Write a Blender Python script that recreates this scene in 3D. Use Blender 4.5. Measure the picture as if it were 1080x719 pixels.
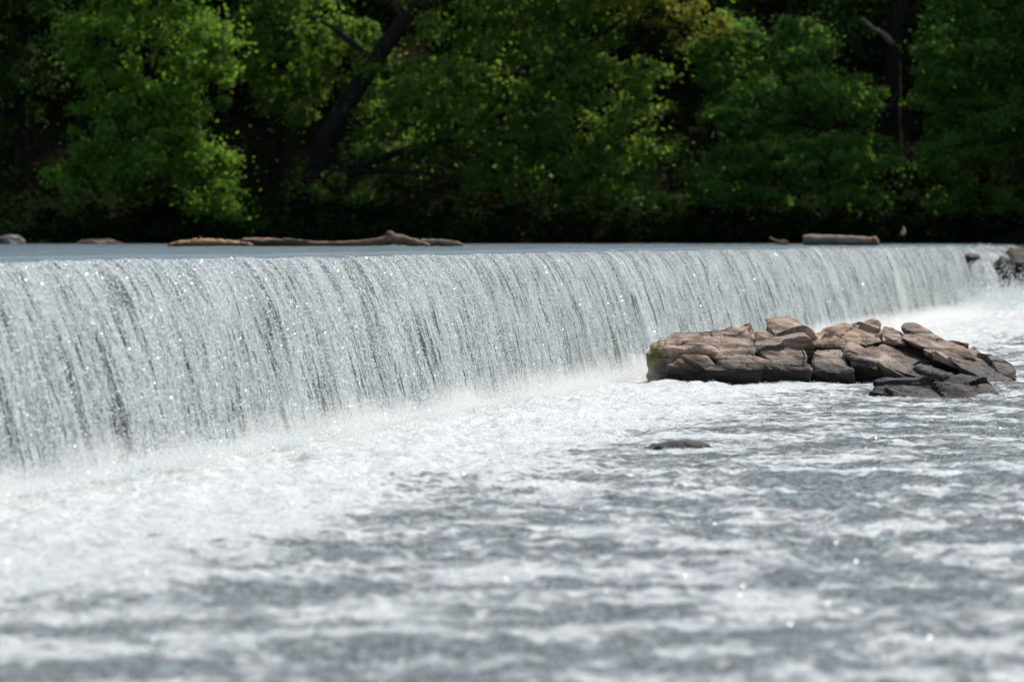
import bpy, bmesh, math, random
import numpy as np
from mathutils import Vector, Matrix

for o in list(bpy.data.objects):
    bpy.data.objects.remove(o, do_unlink=True)
SC = bpy.context.scene
COL = SC.collection
R = math.radians

# ------------------------------------------------------------------ camera, sky, sun, exposure
CAM_Z, POND_Z = 2.70, 2.465
FPX = 4050.0                      # focal length in pixels of the 1080 px wide photograph
HORIZON = 252.0
cam_d = bpy.data.cameras.new('camera')
cam = bpy.data.objects.new('camera', cam_d)
COL.objects.link(cam)
cam_d.sensor_width = 36.0
cam_d.lens = 135.0
cam_d.clip_start = 0.5
cam_d.clip_end = 6000
cam.location = (0, 0, CAM_Z)
cam.rotation_euler = (R(90) - math.atan((359.5 - HORIZON) / FPX), 0, 0)
cam_d.dof.use_dof = True
cam_d.dof.focus_distance = 66.0
cam_d.dof.aperture_fstop = 1.45
SC.camera = cam

SUN_EL, SUN_AZ = 56.0, 46.0       # elevation, degrees to the right of the view direction (+Y)
world = bpy.data.worlds.new('World')
SC.world = world
world.use_nodes = True
wn = world.node_tree
bg = wn.nodes['Background']
sky = wn.nodes.new('ShaderNodeTexSky')
sky.sky_type = 'NISHITA'
sky.sun_disc = False
sky.sun_elevation = R(SUN_EL)
sky.sun_rotation = R(SUN_AZ)
sky.air_density = 1.0
sky.dust_density = 3.0
sky.ozone_density = 1.0
wn.links.new(sky.outputs[0], bg.inputs[0])
bg.inputs[1].default_value = 0.15
sun_d = bpy.data.lights.new('sun', 'SUN')
sun_d.energy = 3.8
sun_d.angle = R(0.53)
sun_d.color = (1.0, 0.955, 0.88)
sun = bpy.data.objects.new('sun', sun_d)
COL.objects.link(sun)
sd = Vector((math.sin(R(SUN_AZ)) * math.cos(R(SUN_EL)), math.cos(R(SUN_AZ)) * math.cos(R(SUN_EL)), math.sin(R(SUN_EL))))
sun.rotation_euler = sd.to_track_quat('Z', 'Y').to_euler()
sun.location = (40, 60, 80)

SC.view_settings.view_transform = 'Standard'
SC.view_settings.look = 'None'
SC.view_settings.exposure = 0.16
SC.view_settings.gamma = 1.0
SC.view_settings.use_curve_mapping = False
SC.cycles.max_bounces = 10
SC.cycles.volume_bounces = 4
SC.cycles.diffuse_bounces = 3
SC.cycles.glossy_bounces = 3
SC.cycles.transmission_bounces = 4
SC.cycles.transparent_max_bounces = 6
SC.cycles.use_denoising = True
SC.cycles.sample_clamp_indirect = 6.0
SC.cycles.use_adaptive_sampling = False

# ------------------------------------------------------------------ numpy helpers
def smooth(e0, e1, x):
    t = np.clip((x - e0) / (e1 - e0), 0, 1)
    return t * t * (3 - 2 * t)

def perlin(x, y, seed=0):
    rng = np.random.RandomState(seed)
    perm = rng.permutation(256)
    perm = np.concatenate([perm, perm, perm])
    ang = rng.rand(256) * 2 * np.pi
    gx, gy = np.cos(ang), np.sin(ang)
    x = np.asarray(x, float); y = np.asarray(y, float)
    xi = np.floor(x).astype(np.int64); yi = np.floor(y).astype(np.int64)
    xf, yf = x - xi, y - yi
    xi &= 255; yi &= 255
    u = xf * xf * xf * (xf * (xf * 6 - 15) + 10)
    v = yf * yf * yf * (yf * (yf * 6 - 15) + 10)
    def g(ix, iy, dx, dy):
        h = perm[perm[ix & 255] + (iy & 255)]
        return gx[h] * dx + gy[h] * dy
    a = g(xi, yi, xf, yf); b = g(xi + 1, yi, xf - 1, yf)
    c = g(xi, yi + 1, xf, yf - 1); d = g(xi + 1, yi + 1, xf - 1, yf - 1)
    return ((a + u * (b - a)) + v * ((c + u * (d - c)) - (a + u * (b - a)))) * 1.5

def fbm(x, y, seed=0, octv=4, lac=2.03, gain=0.5):
    s = 0; a = 1
    for k in range(octv):
        s = s + a * perlin(x, y, seed + k)
        x = x * lac + 13.7; y = y * lac - 7.1; a *= gain
    return s

def noise3(P, seed=0):
    """cheap smooth 3-D noise: three skewed 2-D fields"""
    x, y, z = P[:, 0], P[:, 1], P[:, 2]
    return (perlin(x + .37 * z, y - .61 * z, seed) + perlin(y + .53 * x, z + .29 * x, seed + 1) + perlin(z - .43 * y, x + .71 * y, seed + 2)) / 1.9

def fbm3(P, seed=0, octv=4, gain=.5):
    s = 0; a = 1; Q = np.array(P, float)
    for k in range(octv):
        s = s + a * noise3(Q, seed + 5 * k)
        Q = Q * 2.07 + 11.3; a *= gain
    return s

def mesh_np(name, V, F, mat=None, parent=None, smooth_shade=True, attrs=None, uv=None, matidx=None):
    """V (n,3), F (m,k) with one polygon size"""
    me = bpy.data.meshes.new(name)
    V = np.asarray(V, np.float32); F = np.asarray(F, np.int32)
    n, (m, k) = len(V), F.shape
    me.vertices.add(n); me.vertices.foreach_set('co', V.ravel())
    me.loops.add(m * k); me.loops.foreach_set('vertex_index', F.ravel())
    me.polygons.add(m)
    me.polygons.foreach_set('loop_start', np.arange(0, m * k, k, dtype=np.int32))
    try:
        me.polygons.foreach_set('loop_total', np.full(m, k, np.int32))
    except Exception:
        pass
    me.update(calc_edges=True)
    me.polygons.foreach_set('use_smooth', np.full(m, smooth_shade, bool))
    for an, av in (attrs or {}).items():
        a = me.attributes.new(an, 'FLOAT', 'POINT')
        a.data.foreach_set('value', np.asarray(av, np.float32))
    if uv is not None:
        l = me.uv_layers.new(name='UVMap')
        l.data.foreach_set('uv', np.asarray(uv, np.float32)[F.ravel()].ravel())
    if mat is not None:
        for mm in (mat if isinstance(mat, (list, tuple)) else [mat]):
            me.materials.append(mm)
    if matidx is not None:
        me.polygons.foreach_set('material_index', np.asarray(matidx, np.int32))
    me.validate()
    o = bpy.data.objects.new(name, me)
    COL.objects.link(o)
    if parent is not None:
        o.parent = parent
    return o

def grid_faces(nr, nc, keep=None):
    i = np.arange(nr * nc).reshape(nr, nc)
    F = np.stack([i[:-1, :-1], i[:-1, 1:], i[1:, 1:], i[1:, :-1]], -1).reshape(-1, 4)
    if keep is not None:
        kf = keep.ravel()[F].all(1)
        F = F[kf]
    return F

def tag(o, label=None, cat=None, group=None, kind=None):
    if label: o['label'] = label
    if cat: o['category'] = cat
    if group: o['group'] = group
    if kind: o['kind'] = kind
    return o

def empty(name, loc=(0, 0, 0), rz=0.0):
    o = bpy.data.objects.new(name, None)
    o.empty_display_size = .3
    o.location = loc; o.rotation_euler = (0, 0, rz)
    COL.objects.link(o)
    return o

def px_to_X(px, Y):
    return (px - 540.0) / FPX * Y

# ------------------------------------------------------------------ node helpers
class NT:
    def __init__(s, name):
        s.m = bpy.data.materials.new(name); s.m.use_nodes = True
        s.t = s.m.node_tree; s.n = s.t.nodes; s.n.clear()
        s.out = s.n.new('ShaderNodeOutputMaterial')
    def link(s, a, b): s.t.links.new(a, b)
    def put(s, sock, v):
        if v is None: return
        if hasattr(v, 'is_output'): s.link(v, sock)
        elif isinstance(v, (tuple, list)) and len(v) == 3 and sock.type == 'RGBA': sock.default_value = (*v, 1)
        else: sock.default_value = v
    def node(s, typ, _out=0, _props=None, **kw):
        n = s.n.new(typ)
        for k, v in (_props or {}).items(): setattr(n, k, v)
        for k, v in kw.items():
            key = int(k[1:]) if k[0] == 'i' and k[1:].isdigit() else k.replace('_', ' ')
            s.put(n.inputs[key], v)
        return n.outputs[_out] if _out is not None else n
    def coord(s, which='Object'): return s.node('ShaderNodeTexCoord', which)
    def attr(s, name): return s.node('ShaderNodeAttribute', 'Fac', {'attribute_name': name})
    def mapping(s, v, scale=(1, 1, 1), rot=(0, 0, 0), loc=(0, 0, 0)):
        return s.node('ShaderNodeMapping', 0, None, Vector=v, Scale=scale, Rotation=rot, Location=loc)
    def noise(s, v, scale, detail=4, rough=.5, dist=0.0, lac=2.0):
        return s.node('ShaderNodeTexNoise', 0, None, Vector=v, Scale=scale, Detail=detail, Roughness=rough, Distortion=dist, Lacunarity=lac)
    def voronoi(s, v, scale, feature='F1', out='Distance', rnd=1.0):
        return s.node('ShaderNodeTexVoronoi', out, {'feature': feature}, Vector=v, Scale=scale, Randomness=rnd)
    def mr(s, v, a, b, c=0.0, d=1.0, typ='SMOOTHSTEP'):
        return s.node('ShaderNodeMapRange', 0, {'interpolation_type': typ, 'clamp': True}, i0=v, i1=a, i2=b, i3=c, i4=d)
    def math(s, op, a, b=None, c=None):
        n = s.n.new('ShaderNodeMath'); n.operation = op
        s.put(n.inputs[0], a); s.put(n.inputs[1], b); s.put(n.inputs[2], c)
        return n.outputs[0]
    def mix(s, f, a, b, blend='MIX'):
        n = s.n.new('ShaderNodeMix'); n.data_type = 'RGBA'; n.blend_type = blend
        s.put(n.inputs[0], f); s.put(n.inputs[6], a); s.put(n.inputs[7], b)
        return n.outputs[2]
    def bump(s, h, strength=.5, dist=.05, normal=None):
        n = s.n.new('ShaderNodeBump')
        n.inputs['Strength'].default_value = strength; n.inputs['Distance'].default_value = dist
        s.put(n.inputs['Height'], h)
        if normal is not None: s.link(normal, n.inputs['Normal'])
        return n.outputs[0]
    def principled(s, **kw):
        return s.node('ShaderNodeBsdfPrincipled', 0, None, **kw)
    def done(s, shader, vol=None):
        if shader is not None: s.link(shader, s.out.inputs[0])
        if vol is not None: s.link(vol, s.out.inputs[1])
        return s.m

FOAM = (.77, .80, .77)

def mat_river():
    t = NT('river_water')
    p = t.coord('Object')
    foam = t.attr('foam')
    n1 = t.noise(t.mapping(p, (1.0, 1.25, 1)), 3.0, 9, .70, .5)
    n2 = t.noise(t.mapping(p, (.8, 1.35, 1)), 8.0, 8, .76, .6)
    nn = t.math('ADD', t.math('MULTIPLY', n1, .50), t.math('MULTIPLY', n2, .50))
    thr = t.math('SUBTRACT', .90, t.math('MULTIPLY', foam, .72))
    d = t.math('SUBTRACT', nn, thr)
    mask = t.mr(d, -.05, .10)
    film = t.math('MULTIPLY', t.mr(d, -.20, .03), .36)
    mk = t.math('MAXIMUM', mask, film)
    murk = t.mix(t.noise(p, .35, 3), (.066, .124, .128), (.100, .145, .132))
    col = t.mix(mk, murk, t.mix(t.mr(n2, .35, .65), tuple(c*.80 for c in FOAM), FOAM))
    rough = t.mr(mask, 0, 1, .08, .24, 'LINEAR')
    r0 = t.noise(t.mapping(p, (.8, 1.3, 1)), 1.3, 3, .5, .5)
    r1 = t.noise(t.mapping(p, (.8, 1.2, 1)), 3.6, 4, .55, .5)
    r2 = t.noise(p, 14, 4, .65)
    calm = t.mr(t.noise(t.mapping(p, (.10, .20, 1)), 1.0, 2, .5), .42, .60, .35, 1.0)
    bub = t.mr(t.voronoi(p, 8.5, 'F1'), .30, .04)                  # bubbles and spat-up beads that catch the sun
    h = t.math('ADD', t.math('MULTIPLY', r1, .8), t.math('MULTIPLY', r0, 1.5))
    h = t.math('MULTIPLY', t.math('ADD', h, t.math('MULTIPLY', r2, .20)), calm)
    h = t.math('ADD', h, t.math('MULTIPLY', mask, .40))
    h = t.math('ADD', h, t.math('MULTIPLY', t.math('MULTIPLY', n2, mask), .35))
    h = t.math('ADD', h, t.math('MULTIPLY', bub, .10))
    nrm = t.bump(h, .95, .13)
    return t.done(t.principled(Base_Color=col, Roughness=rough, IOR=1.33, Normal=nrm))

def mat_pond():
    t = NT('pond_water')
    p = t.coord('Object')
    r1 = t.noise(t.mapping(p, (1, .7, 1)), 1.5, 5, .55, .4)
    r2 = t.noise(p, 7, 3, .6)
    fl = t.noise(t.mapping(p, (.22, 1.7, 1), (0, 0, R(12.7))), 1.0, 5, .6, .5)     # flow lines drawn towards the lip
    h = t.math('ADD', t.math('MULTIPLY', r1, .6), t.math('MULTIPLY', r2, .25))
    h = t.math('ADD', h, t.math('MULTIPLY', fl, 2.4))
    nrm = t.bump(h, 1.0, .24)
    return t.done(t.principled(Base_Color=(.105, .148, .158), Roughness=.24, IOR=1.33, Normal=nrm))

def mat_fall():
    t = NT('falling_water')
    uv = t.coord('UV')
    drop = t.attr('drop')            # 0 at the lip, 1 at the foot
    crease = t.attr('crease')
    s1 = t.noise(t.mapping(uv, (3.6, .55, 1)), 1.0, 3, .55, .25)      # long strands
    s2 = t.noise(t.mapping(uv, (9.0, .8, 1)), 1.0, 3, .6, .3)
    s3 = t.noise(t.mapping(uv, (22.0, 3.0, 1)), 1.0, 4, .65, .4)
    g = t.noise(t.mapping(uv, (24.0, 15.0, 1)), 1.0, 4, .7, .8)    # broken grains
    big = t.noise(t.mapping(uv, (.55, .25, 1)), 1.0, 2, .5)
    st = t.math('ADD', t.math('MULTIPLY', s1, .36), t.math('MULTIPLY', s2, .38))
    st = t.math('ADD', st, t.math('MULTIPLY', s3, .26))
    st = t.math('ADD', st, t.math('MULTIPLY', t.math('SUBTRACT', g, .5), .22))
    st = t.math('ADD', st, t.math('MULTIPLY', t.math('SUBTRACT', big, .5), .20))
    st = t.math('ADD', st, t.math('MULTIPLY', crease, .25))
    fine = t.noise(t.mapping(uv, (24.0, 1.0, 1)), 1.0, 3, .6, .3)
    clus = t.noise(t.mapping(uv, (1.6, .8, 1)), 1.0, 3, .55, .3)
    body = t.mr(st, .38, .64)
    fz = t.math('ADD', fine, t.math('MULTIPLY', t.math('SUBTRACT', clus, .5), .42))
    fz = t.math('ADD', fz, t.math('MULTIPLY', t.math('SUBTRACT', s1, .5), .25))
    hole = t.mr(fz, .44, .40)                                      # see-through slits between strands
    hole = t.math('MAXIMUM', hole, t.math('MULTIPLY', t.mr(crease, -.5, -1.0), t.mr(s3, .38, .56, .9, .35)))
    start = t.mr(t.math('ADD', drop, t.math('MULTIPLY', t.math('ADD', t.math('SUBTRACT', s2, .5), t.math('SUBTRACT', s1, .5)), 1.0)), -.16, .36)
    gl = t.mr(g, .42, .68)
    white = t.math('MULTIPLY', t.math('ADD', t.mr(body, 0, 1, .27, .60, 'LINEAR'), t.math('MULTIPLY', gl, .26)), start)
    white = t.math('MAXIMUM', white, t.math('MULTIPLY', t.mr(t.math('ADD', drop, t.math('MULTIPLY', t.math('SUBTRACT', s1, .5), .4)), .93, 1.10), .8))
    glassy = t.mix(drop, (.105, .148, .155), (.12, .148, .142))
    col = t.mix(white, glassy, (.80, .86, .83))
    col = t.mix(t.math('MULTIPLY', t.math('MULTIPLY', hole, t.mr(drop, -.2, .05)), .88), col, (.045, .055, .050))
    rough = t.math('ADD', t.mr(white, 0, 1, .10, .28, 'LINEAR'), t.mr(drop, -.25, .12, .24, 0.0))
    h = t.math('ADD', t.math('MULTIPLY', st, 1.2), t.math('MULTIPLY', t.math('MULTIPLY', g, .26), t.mr(drop, -.1, .25)))
    h = t.math('SUBTRACT', h, t.math('MULTIPLY', hole, .35))
    p = t.coord('Object')
    pr = t.math('ADD', t.math('MULTIPLY', t.noise(t.mapping(p, (1, .7, 1)), 1.5, 5, .55, .4), 1.55), t.math('MULTIPLY', t.noise(p, 7, 3, .6), .55))
    pr = t.math('ADD', pr, t.math('MULTIPLY', s1, .5))
    mm = t.mr(drop, -.35, .05)
    h = t.math('ADD', t.math('MULTIPLY', h, mm), t.math('MULTIPLY', pr, t.math('SUBTRACT', 1.0, mm)))
    nrm = t.bump(h, .9, .10)
    return t.done(t.principled(Base_Color=col, Roughness=rough, IOR=1.33, Normal=nrm))

def mat_drops():
    t = NT('water_drops')
    return t.done(t.principled(Base_Color=(.82, .86, .84), Roughness=.17, IOR=1.33))

def mat_leaf(name, c1, c2, tr, trans=.42, spec=.16):
    t = NT(name)
    v = t.attr('leafvar')
    col = t.mix(v, c1, c2)
    d = t.principled(Base_Color=col, Roughness=.55, Specular_IOR_Level=spec)
    tc = t.mix(v, tuple(a * .7 for a in tr), tr)
    tl = t.node('ShaderNodeBsdfTranslucent', 0, None, Color=tc)
    m = t.n.new('ShaderNodeMixShader'); m.inputs[0].default_value = trans
    t.link(d, m.inputs[1]); t.link(tl, m.inputs[2])
    return t.done(m.outputs[0])

def mat_bark(name, c1, c2, scale=6.0):
    t = NT(name)
    p = t.coord('Object')
    n = t.noise(t.mapping(p, (1, 1, .25)), scale, 6, .65, .6)
    col = t.mix(t.mr(n, .32, .68), c1, c2)
    return t.done(t.principled(Base_Color=col, Roughness=.95, Specular_IOR_Level=.1, Normal=t.bump(n, .8, .06)))

def mat_drift(name, c1, c2, c3, axis=(.35, 5, 5)):
    t = NT(name)
    p = t.coord('Object')
    n = t.noise(t.mapping(p, axis), 1.6, 7, .6, .5)
    n2 = t.noise(p, 2.2, 4, .6)
    col = t.mix(t.mr(n, .3, .7), c1, c2)
    col = t.mix(t.mr(n2, .52, .68), col, c3)
    wet = t.mr(t.node('ShaderNodeSeparateXYZ', 2, None, Vector=t.node('ShaderNodeNewGeometry', 'Position')), POND_Z + .02, POND_Z + .10, .35, 1.0)
    w = t.node('ShaderNodeCombineColor', 0, None, i0=wet, i1=wet, i2=wet)
    col = t.mix(1.0, col, w, 'MULTIPLY')
    return t.done(t.principled(Base_Color=col, Roughness=.85, Normal=t.bump(n, .8, .03)))

def mat_rock(name, water_z=0.0, spec=.5, base1=(.155, .112, .084), base2=(.48, .38, .305), tan=(.48, .34, .225), dark=(.05, .041, .034), wet_h=.44, moss=0.0, tilt=R(-24)):
    t = NT(name)
    p = t.coord('Object')
    geo = t.node('ShaderNodeNewGeometry', None)
    pos = t.node('ShaderNodeSeparateXYZ', None, None, Vector=geo.outputs['Position'])
    nz = t.node('ShaderNodeSeparateXYZ', 2, None, Vector=geo.outputs['Normal'])
    a = t.noise(p, 1.6, 8, .62, .4)
    strata = t.noise(t.mapping(p, (.7, 1.2, 7.0), (0, tilt, 0)), 1.2, 6, .6, .25)
    sp = t.noise(p, 26, 4, .7)
    col = t.mix(t.mr(a, .33, .66), base1, base2)
    col = t.mix(t.mr(strata, .46, .60, 0, .85), col, dark)
    col = t.mix(t.math('MULTIPLY', t.mr(t.noise(p, .9, 5, .6, .3), .48, .62), .75), col, tan)
    col = t.mix(t.mr(sp, .35, .7, 0, .45), col, tuple(c * .45 for c in base1))
    # rusty varnish and pale lichen dots
    col = t.mix(t.mr(t.noise(p, 3.3, 6, .7, .8), .57, .68, 0, .65), col, (.30, .145, .065))
    # wet, ragged band at the waterline, carried up to put shade into low faces
    edge = t.math('ADD', pos.outputs[2], t.math('MULTIPLY', t.math('SUBTRACT', t.noise(p, 2.3, 5, .6), .5), .55))
    wet = t.mr(edge, water_z + wet_h * .55, water_z + wet_h * 1.25, 1.0, 0.0)
    col = t.mix(t.math('MULTIPLY', wet, .95), col, (.022, .019, .017))
    if moss:
        x = t.node('ShaderNodeSeparateXYZ', 0, None, Vector=p)
        mm = t.math('MULTIPLY', t.mr(x, -3.05, -3.38), t.mr(t.noise(p, 5, 4, .6), .42, .56))
        col = t.mix(t.math('MULTIPLY', mm, moss), col, (.16, .17, .02))
    rough = t.mr(wet, 0, 1, .88, .42, 'LINEAR')
    crack = t.voronoi(t.mapping(p, (1, 1, 2.2), (0, tilt, 0)), 2.4, 'DISTANCE_TO_EDGE')
    ck = t.mr(crack, 0.0, .035)
    col = t.mix(t.mr(ck, 0, 1, .35, 0, 'LINEAR'), col, (.03, .027, .025))
    h = t.math('ADD', t.math('MULTIPLY', strata, .9), t.math('MULTIPLY', sp, .18))
    h = t.math('ADD', h, t.math('MULTIPLY', a, .7))
    h = t.math('ADD', h, t.math('MULTIPLY', ck, .12))
    return t.done(t.principled(Base_Color=col, Roughness=rough, Specular_IOR_Level=t.mr(wet, 0, 1, .35, .14, 'LINEAR'), Normal=t.bump(h, .9, .09)))

def mat_soil():
    t = NT('bank_soil')
    p = t.coord('Object')
    n = t.noise(p, .8, 8, .65)
    col = t.mix(t.mr(n, .35, .65), (.010, .010, .006), (.024, .022, .012))
    return t.done(t.principled(Base_Color=col, Roughness=1.0, Specular_IOR_Level=0.0, Normal=t.bump(n, .8, .3)))

M_RIVER, M_POND, M_FALL, M_DROP = mat_river(), mat_pond(), mat_fall(), mat_drops()
M_SOIL = mat_soil()
M_BARK = mat_bark('dark_bark', (.010, .008, .007), (.034, .028, .022))
M_PALEBARK = mat_bark('pale_bark', (.16, .14, .12), (.34, .31, .27), 4)
M_LEAF_A = mat_leaf('bright_leaves', (.064, .136, .016), (.122, .212, .030), (.31, .54, .055), .5)
M_LEAF_C = mat_leaf('broad_leaves', (.060, .122, .020), (.116, .195, .036), (.30, .49, .06), .5)
M_LEAF_Y = mat_leaf('yellow_leaves', (.085, .110, .014), (.145, .160, .025), (.38, .40, .04), .5)
M_LEAF_D = mat_leaf('cool_leaves', (.054, .128, .024), (.106, .202, .040), (.28, .52, .065), .5)
M_LEAF_S = mat_leaf('shade_toned_leaves', (.020, .048, .010), (.038, .078, .016), (.08, .16, .02), .35, .08)  # dark copy of the leaf colours, with shade put into them
M_LEAF_U = mat_leaf('undergrowth_leaves', (.010, .024, .006), (.022, .044, .010), (.03, .06, .01), .3, .03)  # leaf colour darkened further to stand in for shade along the bank

# ------------------------------------------------------------------ the weir's frame
DD = np.array([.2192, .9757]); NN = np.array([.9757, -.2192])
O0 = np.array([-5.608, 42.06])              # on the line where the water lands
S_END = 1.05
DAM_END = 108.5                            # along-weir distance where the rock abutment begins

# ------------------------------------------------------------------ ground, bank
tag(mesh_np('ground', [(-3000, -3000, -1.6), (3000, -3000, -1.6), (3000, 3000, -1.6), (-3000, 3000, -1.6)], [(0, 1, 2, 3)], M_SOIL), kind='structure')

def bank_h(X, Y):
    g1 = Y - 187 + 1.5 * perlin(X * .09, Y * .0 + 3, 5)
    g2 = (X - 31.5) + (Y - 168) * .5 + perlin(X * .2, Y * .2, 6)
    g = np.maximum(g1, g2)
    z = np.where(g < 0, POND_Z + .5 * g, POND_Z + .32 * np.minimum(g, 3) + .42 * np.maximum(g - 3, 0))
    z = np.where(g2 > g1, np.minimum(z, POND_Z + 1.2 + .1 * np.maximum(g1, 0) + .04 * g2), np.minimum(z, 30 + .05 * g))
    z = z + .25 * fbm(X * .5, Y * .5, 7, 3) * smooth(-1, 3, g)
    return np.maximum(z, -1.5), g

bx = np.linspace(-150, 170, 260); by = np.concatenate([np.linspace(95, 175, 60), np.linspace(176, 205, 60), np.linspace(207, 340, 50)])
BX, BY = np.meshgrid(bx, by)
BZ, BG = bank_h(BX, BY)
tag(mesh_np('riverbank', np.stack([BX, BY, BZ], -1).reshape(-1, 3), grid_faces(len(by), len(bx), (BZ > -1.45)), M_SOIL), kind='structure')

# ------------------------------------------------------------------ pond above the weir
def build_pond():
    Y = np.geomspace(24, 192, 420)
    a = np.linspace(-.55, .26, 460)
    YY, AA = np.meshgrid(Y, a, indexing='ij')
    XX = AA * YY
    s = (XX - O0[0]) * NN[0] + (YY - O0[1]) * NN[1] + S_END     # distance past the lip
    fade = smooth(-1.5, -4.0, s)
    z = POND_Z + fade * (.022 * fbm(XX * .6, YY * .6, 11, 3) + .005 * perlin(XX * 2.6, YY * 2.0, 14))
    keep = s < -1.35
    u = (XX - O0[0]) * DD[0] + (YY - O0[1]) * DD[1]
    keep &= (u < 143)
    # pull the outer row onto the edge so the rim is straight
    tag(mesh_np('pond', np.stack([XX, YY, z], -1).reshape(-1, 3), grid_faces(len(Y), len(a), keep), M_POND), kind='structure')
build_pond()

# ------------------------------------------------------------------ the falling sheet
def fall_surface(u, q):
    """u along the weir (m); q path parameter: -1..0 draws down over the crest, 0..1 falls. returns XYZ, relief dir, extras"""
    s = np.where(q < 0, q * 1.9, q * S_END)
    lip = .03 * fbm(u * .35, u * 0 + 1.3, 31, 3)
    z = np.where(q < 0, POND_Z + .004 - .035 * (q + 1) ** 2, POND_Z - .031 - .039 * q - 2.48 * q ** 2)
    # rapids at the abutment: longer, ragged, stepped
    rap = smooth(DAM_END - 1.0, DAM_END + 1.2, u)
    s = np.where(q > 0, s * (1 + .6 * rap), s)
    z = z + np.where(q > 0, rap * (.28 * np.sin(q * 9 + u * 1.7) * q * (1 - q) * 2), 0)
    drop = q
    grow = smooth(-.05, .38, q) * (.28 + .9 * np.clip(q, 0, 1))
    v = np.where(q < 0, q * 1.9, 1.25 * q + 1.35 * q ** 2)        # arc length
    # strands wander slightly as they fall
    uu = u + .05 * perlin(u * .8, v * .5, 35) * np.clip(q, 0, 1)
    d = .050 * perlin(uu * 1.1, v * .22, 41) + .045 * perlin(uu * 3.1, v * .5, 42) + .030 * perlin(uu * 7.5, v * 1.1, 43)
    d += .022 * perlin(uu * 13, v * 3.5, 44) + .010 * perlin(uu * 24, v * 9.0, 45)
    d = d * grow
    cr = np.zeros_like(u)
    for cu, amp, wid, drift in CREASES:
        w = np.exp(-((uu - cu - drift * np.clip(q, 0, 1)) / wid) ** 2)
        side = np.exp(-((uu - cu - drift * np.clip(q, 0, 1) - np.sign(amp) * -2.2 * wid) / (1.3 * wid)) ** 2)
        on = smooth(-.5, .1, q)
        d += on * (amp * w - .6 * amp * side) * (.5 + .5 * np.clip(q, 0, 1))
        cr += on * (np.sign(amp) * w * 1.1 - .4 * np.sign(amp) * side)
    d += rap * .16 * fbm(u * 1.6, v * 1.6, 47, 4) * smooth(-.3, .2, q)
    z = z + np.where(q < .2, lip * smooth(-1, -.2, q) * (1 - smooth(0, .2, q)), 0)
    z = z - .06 * rap * smooth(-.8, 0, q)
    # outward normal of the profile, in the (n, z) plane
    ds = np.where(q < 0, 1.9, S_END); dz = np.where(q < 0, -.07 * (q + 1), -.039 - 4.96 * q)
    L = np.hypot(ds, dz)
    nn, nz = -dz / L, ds / L
    s2 = s - S_END + d * nn
    X = O0[0] + u * DD[0] + s2 * NN[0]
    Y = O0[1] + u * DD[1] + s2 * NN[1]
    return X, Y, z + d * nz, v, drop, cr

# u position of the sheet that stands at image column px
def u_at_px(px):
    Y = 60987.0 / (1450.0 - px)
    return (Y - O0[1]) / DD[1]
CREASES = [(u_at_px(133), -.06, .045, .0), (u_at_px(692), .10, .40, .3), (u_at_px(893), .10, .5, .3), (u_at_px(958), .08, .6, .3), (u_at_px(430), .05, .25, .1)]

def build_fall():
    px = np.concatenate([np.linspace(-900, -60, 260)[:-1], np.linspace(-60, 1108, 1500)])
    u = (60987.0 / (1450.0 - px) - O0[1]) / DD[1]
    u = u[u < 142]
    q = np.concatenate([np.linspace(-1, -.12, 22)[:-1], np.linspace(-.12, .1, 40)[:-1], np.linspace(.1, 1.04, 260)])
    Q, U = np.meshgrid(q, u, indexing='ij')
    X, Y, Z, v, drop, cr = fall_surface(U, Q)
    uv = np.stack([U, v], -1).reshape(-1, 2)
    o = mesh_np('waterfall', np.stack([X, Y, Z], -1).reshape(-1, 3), grid_faces(len(q), len(u)), M_FALL, attrs={'drop': drop.ravel(), 'crease': cr.ravel()}, uv=uv)
    tag(o, kind='structure')
build_fall()

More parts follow.
